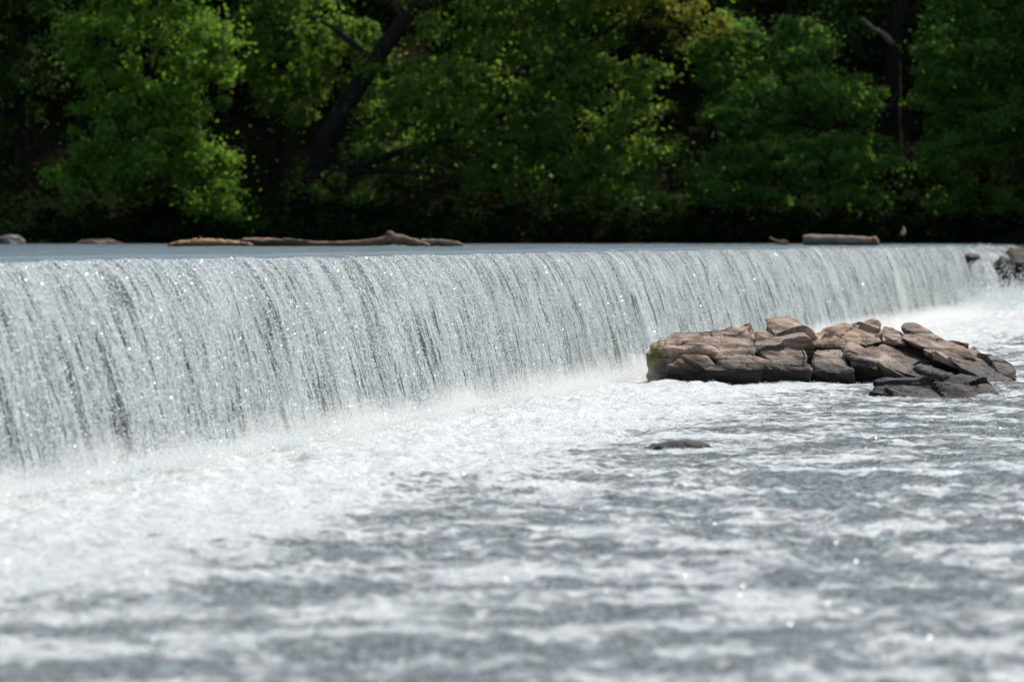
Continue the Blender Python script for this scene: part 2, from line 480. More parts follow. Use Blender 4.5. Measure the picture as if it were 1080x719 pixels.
# ------------------------------------------------------------------ river below the weir
ROCK_Y = 72.2
def river_h(X, Y):
    t = (X - O0[0]) * NN[0] + (Y - O0[1]) * NN[1]
    u = (X - O0[0]) * DD[0] + (Y - O0[1]) * DD[1]
    boil = smooth(7, .5, t)
    wx, wy = X + .35 * perlin(X * .3, Y * .3, 51), Y + .35 * perlin(X * .3 + 9, Y * .3, 52)
    r1 = 1 - np.abs(perlin(wx * .33, wy * .42, 53)) * 1.6
    r2 = 1 - np.abs(perlin(wx * .85, wy * 1.0, 54)) * 1.6
    r3 = 1 - np.abs(perlin(wx * 2.1, wy * 2.3, 55)) * 1.6
    calm = .55 + .6 * smooth(-.5, .6, fbm(X * .11, Y * .13, 60, 2))
    h = (.060 * (r1 - .5) + .070 * (r2 - .5) + .046 * (r3 - .5)) * calm
    h += .016 * perlin(X * 4.6, Y * 4.6, 56) + .006 * perlin(X * 9.5, Y * 9.5, 57)
    rough = boil * (.07 * fbm(X * 1.3, Y * 1.3, 58, 4) + .03 * perlin(X * 6, Y * 6, 59))
    mound = np.exp(-((t - .1) / .65) ** 2) * (.03 + .10 * fbm(u * .9, t * .9, 61, 3))
    end = smooth(DAM_END - 12, DAM_END - 1, u) * smooth(6, 0, t)
    z = h + rough + mound - .22 * np.exp(-((t - .1) / 1.1) ** 2) + end * (.22 + .18 * fbm(X * .8, Y * .8, 62, 3))
    patch = fbm(X * .20, Y * .30, 63, 3)
    fine = fbm(X * .8, Y * 1.1, 66, 3)
    mid = fbm(X * .45 + 5, Y * .6, 69, 3)
    foam = .622 + .055 * patch + .07 * mid + .14 * fine + .30 * h
    foam = foam + .44 * smooth(6.5, .3, t + 1.3 * patch + 1.5 * fine) + .5 * end
    # the rock splits the current: quiet water in its lee, a white collar against it
    rx = (X - 6.0) / 3.7; ry = (Y - ROCK_Y - .6) / 1.9
    rr = np.hypot(rx, ry)
    foam += .25 * np.exp(-((rr - 1.02) / .07) ** 2)
    return z, np.clip(foam, 0, 1.15), t, u

def build_river():
    Y = np.geomspace(7, 175, 1250)
    a = np.concatenate([np.linspace(-.42, -.16, 60)[:-1], np.linspace(-.16, .16, 700)[:-1], np.linspace(.16, .5, 70)])
    YY, AA = np.meshgrid(Y, a, indexing='ij')
    XX = AA * YY
    z, foam, t, u = river_h(XX, YY)
    keep = t > -.5
    tag(mesh_np('river', np.stack([XX, YY, z], -1).reshape(-1, 3), grid_faces(len(Y), len(a), keep), M_RIVER, attrs={'foam': foam.ravel()}), kind='structure')
build_river()

# ------------------------------------------------------------------ spray: drops thrown off the sheet and the foot
def drops_mesh(name, P, S, mat):
    n = len(P); rg = np.random.RandomState(8)
    oct_v = np.array([(1, 0, 0), (-1, 0, 0), (0, 1, 0), (0, -1, 0), (0, 0, 1.2), (0, 0, -1.2)], float)
    oct_f = np.array([(0, 2, 4), (2, 1, 4), (1, 3, 4), (3, 0, 4), (2, 0, 5), (1, 2, 5), (3, 1, 5), (0, 3, 5)])
    q = rg.normal(size=(n, 4)); q /= np.linalg.norm(q, axis=1)[:, None]
    w, x, y, z = q.T
    RM = np.stack([np.stack([1 - 2 * (y * y + z * z), 2 * (x * y - w * z), 2 * (x * z + w * y)], -1),
                   np.stack([2 * (x * y + w * z), 1 - 2 * (x * x + z * z), 2 * (y * z - w * x)], -1),
                   np.stack([2 * (x * z - w * y), 2 * (y * z + w * x), 1 - 2 * (x * x + y * y)], -1)], 1)
    V = (P[:, None, :] + np.einsum('nij,kj->nki', RM, oct_v) * S[:, None, None]).reshape(-1, 3)
    F = (oct_f[None] + 6 * np.arange(n)[:, None, None]).reshape(-1, 3)
    return mesh_np(name, V, F, mat, smooth_shade=False)

rng = np.random.RandomState(5)
def build_spray():
    n = 70000
    px = rng.uniform(-150, 1075, n)
    u = (60987.0 / (1450.0 - px) - O0[1]) / DD[1]
    clump = fbm(u * .8, u * 0, 71, 3)
    s = rng.normal(.12, .28, n) + .05
    z = -.12 + rng.exponential(.06, n) * (1 + 1.0 * np.clip(clump, -.5, 1.5) * 1.3) + .06
    P = np.stack([O0[0] + u * DD[0] + s * NN[0], O0[1] + u * DD[1] + s * NN[1], z], -1)
    S = rng.uniform(.004, .016, n)
    # drops riding on the sheet
    m = 170000
    px = rng.uniform(-150, 1075, m)
    u = (60987.0 / (1450.0 - px) - O0[1]) / DD[1]
    q = rng.uniform(.03, 1, m) ** .8
    X, Y, Z, *_ = fall_surface(u, q)
    off = np.abs(rng.normal(0, .022, m)) * (.3 + q)
    P2 = np.stack([X + off * NN[0], Y + off * NN[1], Z + off * .3], -1)
    S2 = np.clip(rng.lognormal(-5.05, .45, m), .003, .02)
    # rapids foot by the abutment
    k = 16000
    u = rng.normal(DAM_END + 2.5, 6.0, k); s = np.abs(rng.normal(.6, .9, k)); z = .1 + rng.exponential(.26, k)
    P3 = np.stack([O0[0] + u * DD[0] + s * NN[0], O0[1] + u * DD[1] + s * NN[1], z], -1)
    S3 = rng.uniform(.015, .035, k)
    # beads over the foam further out, added to make sun glints
    e = 170000
    Yb = 20 * (105 / 20) ** rng.rand(e); Xb = rng.uniform(-.17, .17, e) * Yb
    zb, fb, tb, ub = river_h(Xb, Yb)
    okb = (tb > .3) & (fb + rng.normal(0, .12, e) > .60)
    P4 = np.stack([Xb, Yb, zb + np.abs(rng.normal(.008, .014, e))], -1)[okb]
    S4 = np.clip(rng.lognormal(-5.15, .4, e), .003, .012)[okb]
    o = drops_mesh('spray', np.concatenate([P, P2, P3, P4]), np.concatenate([S, S2, S3, S4]), M_DROP)
    tag(o, 'white spray of drops along the foot of the waterfall', 'spray', kind='stuff')
build_spray()

# ------------------------------------------------------------------ rocks
def rock_mesh(name, pts, mat, parent=None, seed=0, cuts=5, amp=.05, bev=.05, loc=(0, 0, 0), strata=.035, tilt=R(-24), fine=.012, cells=.0, res=.07):
    """convex block from corner points, bevelled, subdivided and weathered"""
    bm = bmesh.new()
    for p in pts: bm.verts.new(p)
    r = bmesh.ops.convex_hull(bm, input=bm.verts)
    junk = [e for e in set(r['geom_interior'] + r['geom_unused']) if isinstance(e, bmesh.types.BMVert) and e.is_valid]
    if junk: bmesh.ops.delete(bm, geom=junk, context='VERTS')
    bmesh.ops.dissolve_limit(bm, angle_limit=R(8), verts=bm.verts, edges=bm.edges)
    bmesh.ops.bevel(bm, geom=list(bm.edges), offset=bev, segments=2, profile=.6, affect='EDGES', clamp_overlap=True)
    bmesh.ops.triangulate(bm, faces=bm.faces)
    for _ in range(cuts):
        lim = res if cuts > 3 else .12
        ed = [e for e in bm.edges if e.calc_length() > lim]
        if not ed: break
        bmesh.ops.subdivide_edges(bm, edges=ed, cuts=1)
        bmesh.ops.triangulate(bm, faces=[f for f in bm.faces if len(f.verts) > 3])
    bm.normal_update()
    P = np.array([v.co for v in bm.verts]); N = np.array([v.normal for v in bm.verts])
    W = P + np.array(loc)
    ct, st = math.cos(tilt), math.sin(tilt)
    lay = W[:, 2] * ct - W[:, 0] * st                       # across the bedding
    alo = W[:, 0] * ct + W[:, 2] * st
    d = amp * fbm3(W * .9, seed, 3) + amp * .55 * fbm3(W * 2.6, seed + 31, 3)
    stp = perlin(lay * 6.5 + .4 * perlin(alo * .8, W[:, 1], seed + 3), alo * .35 + W[:, 1] * .4, seed + 7)
    d += strata * np.sign(stp) * np.abs(stp) ** .6
    d += fine * fbm3(W * 9, seed + 77, 2)
    if cells:
        rc = np.random.RandomState(seed + 500)
        lo_, hi_ = W.min(0) - .1, W.max(0) + .1
        K = int(np.clip(np.prod((hi_ - lo_) / np.array([1.0, 1.0, .5])), 4, 90))
        Sd = lo_ + rc.rand(K, 3) * (hi_ - lo_)
        A_ = np.stack([alo / .9, W[:, 1], lay * 2.2], 1)
        B_ = np.stack([(Sd[:, 0] * ct + Sd[:, 2] * st) / .9, Sd[:, 1], (Sd[:, 2] * ct - Sd[:, 0] * st) * 2.2], 1)
        A_ = A_ + .10 * np.stack([noise3(W * 2.2, seed + 9), noise3(W * 2.2, seed + 10), noise3(W * 2.2, seed + 11)], 1)
        dd = ((A_[:, None] - B_[None]) ** 2).sum(2)
        ix = dd.argmin(1)
        g_ = rc.normal(size=(K, 3)) * .07
        d += cells * rc.uniform(-1, .4, K)[ix] + ((W - Sd[ix]) * g_[ix]).sum(1)
    P = P + N * d[:, None]
    for v, c in zip(bm.verts, P): v.co = c
    me = bpy.data.meshes.new(name)
    bm.to_mesh(me); bm.free()
    me.polygons.foreach_set('use_smooth', np.ones(len(me.polygons), bool))
    try: me.set_sharp_from_angle(angle=R(38))
    except Exception: pass
    me.materials.append(mat)
    o = bpy.data.objects.new(name, me); COL.objects.link(o)
    o.location = loc if parent is None else (0, 0, 0)
    if parent is not None: o.parent = parent
    return o

M_ROCK = mat_rock('outcrop_rock', moss=.95)
M_ROCK2 = mat_rock('low_slab_rock', base1=(.032, .029, .027), base2=(.085, .074, .068), tan=(.10, .08, .066), wet_h=.30)
M_ROCK3 = mat_rock('abutment_rock', water_z=1.6, wet_h=1.6, base1=(.10, .09, .08), base2=(.19, .17, .15))
M_ROCK4 = mat_rock('pond_rock', water_z=POND_Z, base1=(.20, .19, .17), base2=(.34, .32, .29), tan=(.30, .27, .23), wet_h=.08)
M_ROCK5 = mat_rock('brown_rock', water_z=POND_Z, base1=(.16, .10, .075), base2=(.30, .20, .155), tan=(.30, .18, .12), wet_h=.06)

# outlines in pixels of the photograph's 2.571x enlargement are turned into metres once, at the outcrop's own distance
RC_X, RC_Z0 = 875.0, 405.0
PXM = FPX / ROCK_Y
def rp(cx, cy, dy):
    """corner seen at enlargement pixel (cx, cy), dy metres behind the outcrop's front plane (local coordinates)"""
    px, py = 660 + cx / 2.571, 310 + cy / 2.571
    Y = ROCK_Y + dy
    return ((px - 540) / FPX * Y - OUT[0], Y - OUT[1], CAM_Z - (py - HORIZON) / FPX * Y)
OUT = (px_to_X(RC_X, ROCK_Y), ROCK_Y, 0.0)

outcrop = empty('rock_outcrop', OUT)
tag(outcrop, 'big brown outcrop of tilted broken rock slabs standing in the foaming river', 'rock')
def block(pts, seed, mat=M_ROCK, sink=(), **kw):
    """pts: corners (cx, cy, dy); sink: corners carried straight down under the water"""
    P = [rp(*p) for p in pts]
    P += [(q[0], q[1], -.35) for q in (rp(*p) for p in sink)]
    kw.setdefault('bev', .016); kw.setdefault('amp', .026); kw.setdefault('cells', .016)
    return rock_mesh('rock_block', P, mat, outcrop, seed, cuts=7, res=.05, **kw)
# hidden core that ties the slabs together
block([(110, 175, 1.2), (130, 130, 1.9), (330, 105, 2.1), (440, 110, 2.2), (640, 105, 2.3), (780, 120, 2.2), (960, 185, 1.6), (1030, 215, 1.3), (500, 165, .9), (300, 170, .9), (760, 180, .9), (900, 215, .9)], 30,
      sink=[(110, 200, 1.2), (1030, 215, 1.2), (130, 150, 3.2), (900, 150, 3.2), (500, 200, .9)], cells=.0)
# left boulder, rounded brown top, and its right half
block([(52, 172, .75), (56, 162, .75), (80, 143, .6), (130, 148, .3), (228, 144, .30), (246, 160, .2), (70, 225, .9), (112, 225, .5), (218, 225, .5), (76, 138, 1.6), (134, 105, 1.7), (250, 87, 1.8), (262, 100, 1.3), (250, 130, 2.8), (100, 150, 2.6)], 1,
      sink=[(58, 225, .9), (112, 225, .55), (218, 225, .5), (226, 225, 2.6), (70, 225, 2.4)], bev=.06, amp=.055, cells=.012)
block([(230, 158, .35), (250, 188, -.05), (300, 180, -.12), (346, 166, .0), (350, 148, .2), (234, 104, 1.2), (250, 98, 1.5), (335, 79, 1.6), (346, 96, 1.4), (350, 112, 1.0), (256, 208, .45), (345, 205, .45), (340, 110, 3.0), (240, 120, 2.9)], 2,
      sink=[(250, 210, .5), (345, 210, .5), (345, 200, 2.6), (235, 200, 2.6)], bev=.035, cells=.012)
block([(108, 212, -.15), (116, 196, -.22), (160, 174, -.05), (214, 178, -.02), (234, 205, -.2), (236, 218, -.22), (118, 240, .1), (232, 242, .1), (130, 178, .7), (230, 184, .7)], 3, sink=[(112, 240, .1), (236, 240, .1), (230, 200, .9), (120, 200, .9)], bev=.04)
# low dark wedge in front
block([(190, 232, -.28), (205, 207, -.38), (262, 181, -.2), (330, 167, -.05), (398, 190, -.25), (460, 204, -.42), (498, 210, -.46), (500, 224, -.44), (240, 184, .8), (340, 160, .9), (498, 196, .7)], 4, sink=[(190, 240, .0), (300, 240, .0), (500, 240, -.05), (500, 220, .8), (200, 220, .8)])
# rounded boulder behind
block([(346, 126, 1.3), (350, 100, 1.5), (388, 80, 1.9), (438, 77, 1.9), (474, 90, 1.8), (490, 100, 1.5), (494, 124, 1.2), (420, 146, .9), (390, 80, 2.8), (440, 79, 2.8), (490, 110, 2.8), (350, 110, 2.8)], 5, bev=.07, amp=.035)
# ramp under it
block([(348, 152, .45), (400, 184, -.08), (440, 194, -.14), (494, 200, -.2), (496, 160, .25), (478, 118, 1.0), (420, 130, 1.0), (354, 132, .95), (400, 200, .35), (492, 216, .3), (350, 130, 1.8), (490, 120, 1.8)], 6, sink=[(400, 210, .5), (492, 215, .4), (490, 200, 1.6)])
# pale block in the centre: sloping face over a dark undercut
block([(502, 168, .1), (514, 147, .6), (582, 146, .62), (600, 168, .35), (618, 206, -.28), (618, 216, -.34), (502, 214, -.40), (504, 205, -.36), (520, 140, 1.4), (600, 142, 1.4)], 7, sink=[(502, 235, .05), (620, 235, .05), (610, 200, 1.2), (505, 200, 1.2)], amp=.02, cells=.02)
# back ridge
block([(486, 140, 1.0), (486, 114, 1.2), (500, 106, 1.3), (560, 99, 1.5), (600, 84, 1.8), (640, 72, 2.0), (678, 68, 2.1), (688, 82, 1.9), (690, 120, 1.3), (600, 150, .8), (500, 108, 2.6), (640, 73, 2.8), (688, 76, 2.8), (700, 130, 2.6)], 8, bev=.035)
block([(508, 142, .78), (500, 128, .86), (560, 112, 1.0), (592, 126, .8), (598, 146, .62), (560, 140, 1.6), (500, 130, 1.6)], 17, cells=.05)
block([(694, 128, 1.2), (694, 98, 1.6), (716, 88, 1.8), (736, 96, 1.7), (744, 114, 1.5), (756, 136, 1.1), (702, 92, 2.4), (745, 112, 2.4), (760, 150, 2.0)], 9)
# middle tan terrace, then the long dark face under its lip
block([(604, 168, .3), (608, 146, .9), (650, 136, 1.1), (700, 132, 1.2), (786, 160, .9), (840, 196, .5), (876, 218, .25), (872, 232, .15), (800, 232, -.15), (784, 224, -.3), (690, 188, -.15), (616, 178, .0), (610, 140, 1.6), (760, 130, 1.6), (860, 200, 1.2)], 10, sink=[(640, 220, .6), (860, 236, .5), (840, 220, 1.2)], amp=.03)
block([(606, 182, -.1), (690, 194, -.3), (778, 232, -.5), (780, 238, -.5), (626, 226, .0), (616, 176, .5), (700, 190, .5), (780, 228, .3)], 11, sink=[(626, 240, .3), (700, 240, .25), (784, 242, -.2), (780, 230, .7), (640, 220, .8)], amp=.015, cells=.015)
# tilted slabs stepping down to the right
block([(748, 118, 1.2), (750, 90, 1.7), (760, 84, 1.8), (788, 84, 1.8), (806, 98, 1.7), (850, 120, 1.5), (924, 150, 1.2), (946, 178, .85), (940, 188, .8), (850, 160, .75), (780, 134, .9), (850, 176, 1.2), (930, 196, 1.2), (760, 90, 2.4), (790, 88, 2.5), (930, 154, 2.2), (840, 126, 2.4)], 12)
block([(806, 150, .75), (832, 140, 1.0), (930, 184, .75), (1000, 212, .5), (1048, 232, .25), (1050, 242, .15), (984, 242, -.25), (976, 232, -.3), (900, 196, .0), (838, 164, .4), (900, 214, .55), (980, 240, .4), (832, 138, 1.8), (950, 178, 1.8), (1052, 226, 1.2)], 13, sink=[(900, 230, .7), (985, 240, .1), (1050, 240, .4)], amp=.025)
block([(908, 168, 1.2), (922, 152, 1.5), (990, 164, 1.5), (1030, 176, 1.4), (1048, 190, 1.2), (1056, 214, .8), (1054, 232, .7), (1000, 208, .6), (922, 152, 2.2), (1000, 166, 2.3), (1052, 192, 2.1), (1056, 232, 1.8)], 14, sink=[(1056, 236, .8), (1056, 236, 1.8)], bev=.04)
block([(610, 128, 1.15), (622, 104, 1.55), (680, 102, 1.6), (692, 128, 1.15), (650, 140, .95), (610, 110, 2.2), (690, 120, 2.2)], 15)
block([(878, 236, -.1), (800, 214, .0), (792, 206, .15), (826, 192, .4), (880, 206, .3), (938, 234, .0), (960, 243, -.15), (800, 196, 1.0), (940, 226, 1.0)], 16, sink=[(880, 242, .0), (800, 236, .2), (960, 243, .1), (940, 240, .8)], amp=.02)

def free_rock(name, label, pts, loc, mat, seed, **kw):
    o = rock_mesh(name, pts, mat, None, seed, loc=loc, **kw)
    return tag(o, label, 'rock')

# low slab in front of the outcrop
LY = 2.7 * FPX / (418 - HORIZON)
LX = px_to_X(985, LY); lm = FPX / LY
def lp(px, py, dy): return ((px - 985) / lm, dy, (418 - py) / lm)
free_rock('rock_slab', 'low dark wet slab lying in front of the big outcrop, barely above the water',
          [lp(916, 412, 0), lp(935, 407, .1), lp(990, 401, .5), lp(1020, 395, .9), lp(1045, 408, .5), lp(1054, 417, .1), lp(1015, 419, -.3), lp(960, 419, -.4),
           lp(930, 406, 1.0), lp(1025, 396, 1.5), lp(1050, 408, 1.5), (-1.2, 0, -.3), (1.25, 0, -.3), (0, 1.5, -.3), (0, -.4, -.3)], (LX, LY, .0), M_ROCK2, 21, amp=.05, bev=.02, strata=.03, cells=.035, res=.05, cuts=6)
# the small rock awash nearer the camera
SY = 2.7 * FPX / (474 - HORIZON); sm = FPX / SY
free_rock('river_stone', 'small dark stone awash in the river, alone in the foreground',
          [(-.46, 0, -.01), (-.24, -.1, .04), (.0, .1, .07), (.24, 0, .085), (.44, .1, .04), (.47, .3, .0), (-.3, .5, .04), (.3, .6, .06), (-.45, .2, -.2), (.45, .2, -.2), (0, -.3, -.2), (0, .6, -.2)],
          (px_to_X(714, SY), SY, .02), M_ROCK2, 22, cuts=4, amp=.02, bev=.03, strata=.012)

# stones standing in the pond
free_rock('pond_boulder', 'rounded grey boulder standing in the pond at the far left edge',
          [(-.75, 0, .25), (-.35, -.1, .42), (.1, 0, .48), (.5, .1, .40), (.72, .1, .12), (.75, .2, -.3), (-.8, 0, -.3), (0, -.4, -.3), (0, -.35, .15), (0, .7, .3), (.4, .7, -.3), (-.5, .7, -.3)],
          (px_to_X(11, 172), 172, POND_Z), M_ROCK4, 23, cuts=4, amp=.05, bev=.1, strata=.02)
free_rock('flat_rock', 'low flat reddish brown rock in the pond, right of the grey boulder',
          [(-1.1, 0, .10), (-.8, 0, .17), (-.1, -.1, .20), (.4, 0, .23), (.8, 0, .15), (1.15, .1, .02), (1.1, .2, -.3), (-1.1, 0, -.3), (0, -.4, -.3), (0, -.35, .08), (0, .7, .14), (.5, .8, -.3), (-.5, .8, -.3)],
          (px_to_X(105, 172), 172, POND_Z), M_ROCK5, 24, cuts=4, amp=.03, bev=.05, strata=.02)

# abutment boulders at the right end of the weir
def lump(n, r, seed):
    rr = np.random.RandomState(seed)
    p = rr.normal(size=(n, 3)); p /= np.linalg.norm(p, axis=1)[:, None]
    return [tuple(q * np.array(r) * rr.uniform(.8, 1.1)) for q in p]
def dam_pt(u, s, z):
    return (O0[0] + u * DD[0] + (s - S_END) * NN[0], O0[1] + u * DD[1] + (s - S_END) * NN[1], z)
AB = [(113.6, 1.2, 1.35, (.66, 1.3, .66), 'dark wet boulder showing through the cascade at the right end of the weir'),
      (107.6, .68, 1.97, (.34, .7, .20), 'small dark stone just under the crest at the right end of the weir'),
      (121.8, 1.2, 1.5, (.95, 1.9, .88), 'mossy dark boulder at the right edge of the photo beside the cascade'),
      (117.4, 1.6, .75, (.35, .8, .4), 'low boulder half buried in foam under the cascade')]
def mat_mossrock():
    return mat_rock('mossy_rock', water_z=.9, wet_h=.9, base1=(.07, .07, .045), base2=(.13, .13, .07), tan=(.10, .12, .03))
M_MOSSROCK = mat_mossrock()
for k, (u, s, z, r, lab) in enumerate(AB):
    free_rock('boulder', lab, lump(26, r, 40 + k), dam_pt(u, s, z), M_MOSSROCK if k == 2 else M_ROCK3, 50 + k, cuts=4, amp=.09, bev=.05)
for k in range(7):
    rr = np.random.RandomState(90 + k)
    u, s = 131 + k * 1.4, rr.uniform(.6, 2.4)
    o = free_rock('boulder', 'bank boulder beyond the mossy one, past the right edge', lump(24, (rr.uniform(.7, 1.2), rr.uniform(.8, 1.3), rr.uniform(.5, .9)), 60 + k),
              dam_pt(u, s, rr.uniform(.6, 2.0)), M_MOSSROCK if k % 2 else M_ROCK3, 70 + k, cuts=3, amp=.09, bev=.05)
    o['group'] = 'boulders on the right bank'

# ------------------------------------------------------------------ tubes (logs, trunks, limbs)
def tube(path, radii, seg=12, rough=0.0, seed=0, caps=True, flat=1.0):
    P = np.array(path, float); n = len(P)
    T = np.gradient(P, axis=0); T /= np.linalg.norm(T, axis=1)[:, None] + 1e-9
    up = np.array([0, 0, 1.0]) if abs(T[:, 2]).mean() < .8 else np.array([0, 1.0, 0])
    A = np.cross(T, up); A /= np.linalg.norm(A, axis=1)[:, None] + 1e-9
    B = np.cross(A, T)
    th = np.linspace(0, 2 * np.pi, seg, endpoint=False)
    r = np.array(radii, float)[:, None]
    if rough:
        ii = np.arange(n)[:, None] * .6
        r = r * (1 + rough * perlin(np.cos(th)[None] * 1.3 + ii * .7, np.sin(th)[None] * 1.3 + ii * .4, seed) + rough * .6 * perlin(np.cos(th)[None] * 3 + ii * .3, np.sin(th)[None] * 3 + ii * 1.4, seed + 1))
    V = P[:, None] + r[..., None] * (np.cos(th)[None, :, None] * A[:, None] + flat * np.sin(th)[None, :, None] * B[:, None])
    V = V.reshape(-1, 3)
    i = np.arange(n * seg).reshape(n, seg)
    F = np.stack([i[:-1], np.roll(i[:-1], -1, 1), np.roll(i[1:], -1, 1), i[1:]], -1).reshape(-1, 4)
    if caps:
        c0, c1 = len(V), len(V) + 1
        V = np.vstack([V, P[:1], P[-1:]])
        f0 = np.stack([np.full(seg, c0), np.roll(i[0], -1), i[0], i[0]], -1)
        f1 = np.stack([np.full(seg, c1), i[-1], np.roll(i[-1], -1), np.roll(i[-1], -1)], -1)
        tri = np.vstack([f0, f1])
        return V, F, tri[:, :3]
    return V, F, np.zeros((0, 3), int)

def tubes_obj(name, tubes, mat, parent=None):
    Vs, Q, off = [], [], 0
    for V, F, Tt in tubes:
        Vs.append(V); Q += [tuple(f) for f in (F + off)] + [tuple(f) for f in (Tt + off)]
        off += len(V)
    me = bpy.data.meshes.new(name)
    me.from_pydata(np.vstack(Vs).tolist(), [], Q)
    me.polygons.foreach_set('use_smooth', np.ones(len(me.polygons), bool))
    me.materials.append(mat); me.update()
    o = bpy.data.objects.new(name, me); COL.objects.link(o)
    if parent is not None: o.parent = parent
    return o

def spline(pts, n):
    pts = np.array(pts, float); k = len(pts)
    t = np.linspace(0, k - 1, n); out = np.zeros((n, pts.shape[1]))
    for a, tt in enumerate(t):
        i = min(int(tt), k - 2); f = tt - i
        p0, p1, p2, p3 = pts[max(i - 1, 0)], pts[i], pts[i + 1], pts[min(i + 2, k - 1)]
        out[a] = .5 * ((2 * p1) + (-p0 + p2) * f + (2 * p0 - 5 * p1 + 4 * p2 - p3) * f * f + (-p0 + 3 * p1 - 3 * p2 + p3) * f ** 3)
    return out

# ------------------------------------------------------------------ driftwood
M_DRIFT = mat_drift('drift_wood', (.080, .044, .024), (.27, .16, .09), (.17, .09, .045))
M_DRIFTBARK = mat_drift('drift_bark', (.075, .055, .042), (.22, .155, .11), (.13, .085, .05), (1.2, 5, 5))
M_ROT = mat_drift('rotten_wood', (.17, .085, .035), (.40, .225, .09), (.10, .065, .045), (.8, 6, 6))
M_GREYLOG = mat_drift('grey_log', (.08, .06, .046), (.26, .205, .165), (.16, .115, .082), (.5, 4, 4))

LOGY = 121.0; lg = FPX / LOGY
def gp(px, py, dy=0.0): return ((px - 330) / lg, dy, (262.0 - py) / lg)
def base_log(): return (px_to_X(330, LOGY), LOGY, POND_Z)
L1 = empty('driftwood_log', base_log())
tag(L1, 'long pale bleached driftwood trunk with a knobby stub lying across the pond behind the crest', 'log')
tr = spline([gp(256, 257.6, .2) + (.13,), gp(285, 257.8, .15) + (.14,), gp(310, 259.2, .1) + (.085,), gp(340, 259.6, .05) + (.085,), gp(372, 259.2, 0) + (.095,), gp(398, 257.2, -.1) + (.12,), gp(416, 254.6, -.15) + (.165,), gp(430, 256.4, -.2) + (.14,), gp(442, 259.2, -.25) + (.11,), gp(453, 262, -.3) + (.08,)], 70)
tubes_obj('trunk', [tube(tr[:, :3], tr[:, 3], 16, .24, 3)], M_DRIFT, L1)
tubes_obj('stub', [tube(spline([gp(414, 256, -.15), gp(413, 252, -.15), gp(411, 249.5, -.15), gp(408, 249, -.1)], 10), [.17, .14, .12, .13, .14, .13, .12, .11, .09, .05], 10, .2, 4)], M_DRIFT, L1)
bk = []
rb_ = np.random.RandomState(12)
for k in range(16):
    x0 = 232 + 5.2 * k + rb_.uniform(-3, 3); ln = rb_.uniform(9, 26); y0 = 257.5 - rb_.rand() * 1.6; r0 = rb_.uniform(.05, .10)
    bk.append(tube(spline([gp(x0, y0 + rb_.uniform(-1.5, 1.5), -.05), gp(x0 + ln * .5, y0 - rb_.uniform(-.4, 1.2), -.10), gp(x0 + ln, y0 + rb_.uniform(-.6, 2.0), -.08)], 12), np.linspace(r0, r0 * .45, 12), 7, .6, 10 + k, flat=.5))
tubes_obj('bark', bk, M_DRIFTBARK, L1)
L2 = tubes_obj('rotten_log', [tube(spline([gp(178, 261.5, -.3), gp(195, 259.5, -.3), gp(222, 258.5, -.3), (gp(250, 260, -.3)), gp(268, 261, -.2)], 36) , np.interp(np.arange(36), [0, 6, 18, 30, 35], [.04, .14, .18, .13, .05]), 14, .55, 21, flat=.75)], M_ROT)
L2.location = base_log()
tag(L2, 'orange brown rotten log lying low at the left end of the long driftwood', 'log')
pg = tubes_obj('branch_stub', [tube([gp(212, 258, -.3), gp(213, 254.5, -.3), gp(211.5, 251.5, -.3)], [.07, .05, .03], 8, .2, 5)], M_DRIFTBARK, L2)
L3 = tubes_obj('broken_branch', [tube(spline([gp(444, 258, .5), gp(462, 258.2, .4), gp(478, 259.5, .3), gp(488, 261, .25)], 26), np.interp(np.arange(26), [0, 18, 25], [.12, .10, .05]), 12, .22, 31)], M_DRIFTBARK)
L3.location = base_log()
tag(L3, 'dark broken branch lying in the water at the right end of the long driftwood', 'branch')

RLY = 135.0; rm = FPX / RLY
L4 = empty('cut_log', (px_to_X(887, RLY), RLY, POND_Z))
tag(L4, 'short thick grey log lying on the weir crest near its right end', 'log')
def qp(px, py, dy=0.0): return ((px - 887) / rm, dy, (261 - py) / rm)
c = spline([qp(847, 255.2) + (.16,), qp(853, 255.0) + (.19,), qp(880, 255.2) + (.18,), qp(905, 256.2) + (.17,), qp(920, 257.5, -.05) + (.16,), qp(926, 258.8, -.08) + (.13,)], 40)
tubes_obj('trunk', [tube(c[:, :3], c[:, 3], 16, .12, 41)], M_GREYLOG, L4)
tubes_obj('knot', [tube(spline([qp(917, 257.5, -.15), qp(921, 256.5, -.2), qp(925, 256, -.2)], 8), [.14, .16, .17, .18, .18, .17, .14, .08], 10, .25, 42)], M_ROT, L4)
DSY = 150.0; dm = FPX / DSY
L5 = tubes_obj('drift_stick', [tube(spline([(-.35, 0, .30), (-.15, 0, .17), (.12, -.05, .08), (.33, 0, .03)], 18), np.interp(np.arange(18), [0, 9, 17], [.03, .07, .06]), 9, .3, 51),
                               tube(spline([(-.05, 0, .0), (.1, -.05, .12), (.30, 0, .1), (.36, 0, 0)], 12), np.linspace(.05, .08, 12), 9, .3, 52)], M_DRIFT)
L5.location = (px_to_X(821, DSY), DSY, POND_Z)
tag(L5, 'tiny forked stick poking up from the crest left of the short grey log', 'stick')
TWX = (px_to_X(953, DSY), DSY, POND_Z)
L6 = empty('dead_stalk', TWX)
tag(L6, 'thin upright stalk with a pale reddish seed head right of the short grey log', 'plant')
tubes_obj('stem', [tube(spline([(0, 0, -.3), (.01, 0, .2), (-.01, 0, .42)], 8), np.linspace(.022, .014, 8), 6)], M_BARK, L6)
M_SEED = mat_drift('seed_head', (.30, .16, .11), (.50, .32, .24), (.38, .22, .16), (3, 3, 3))
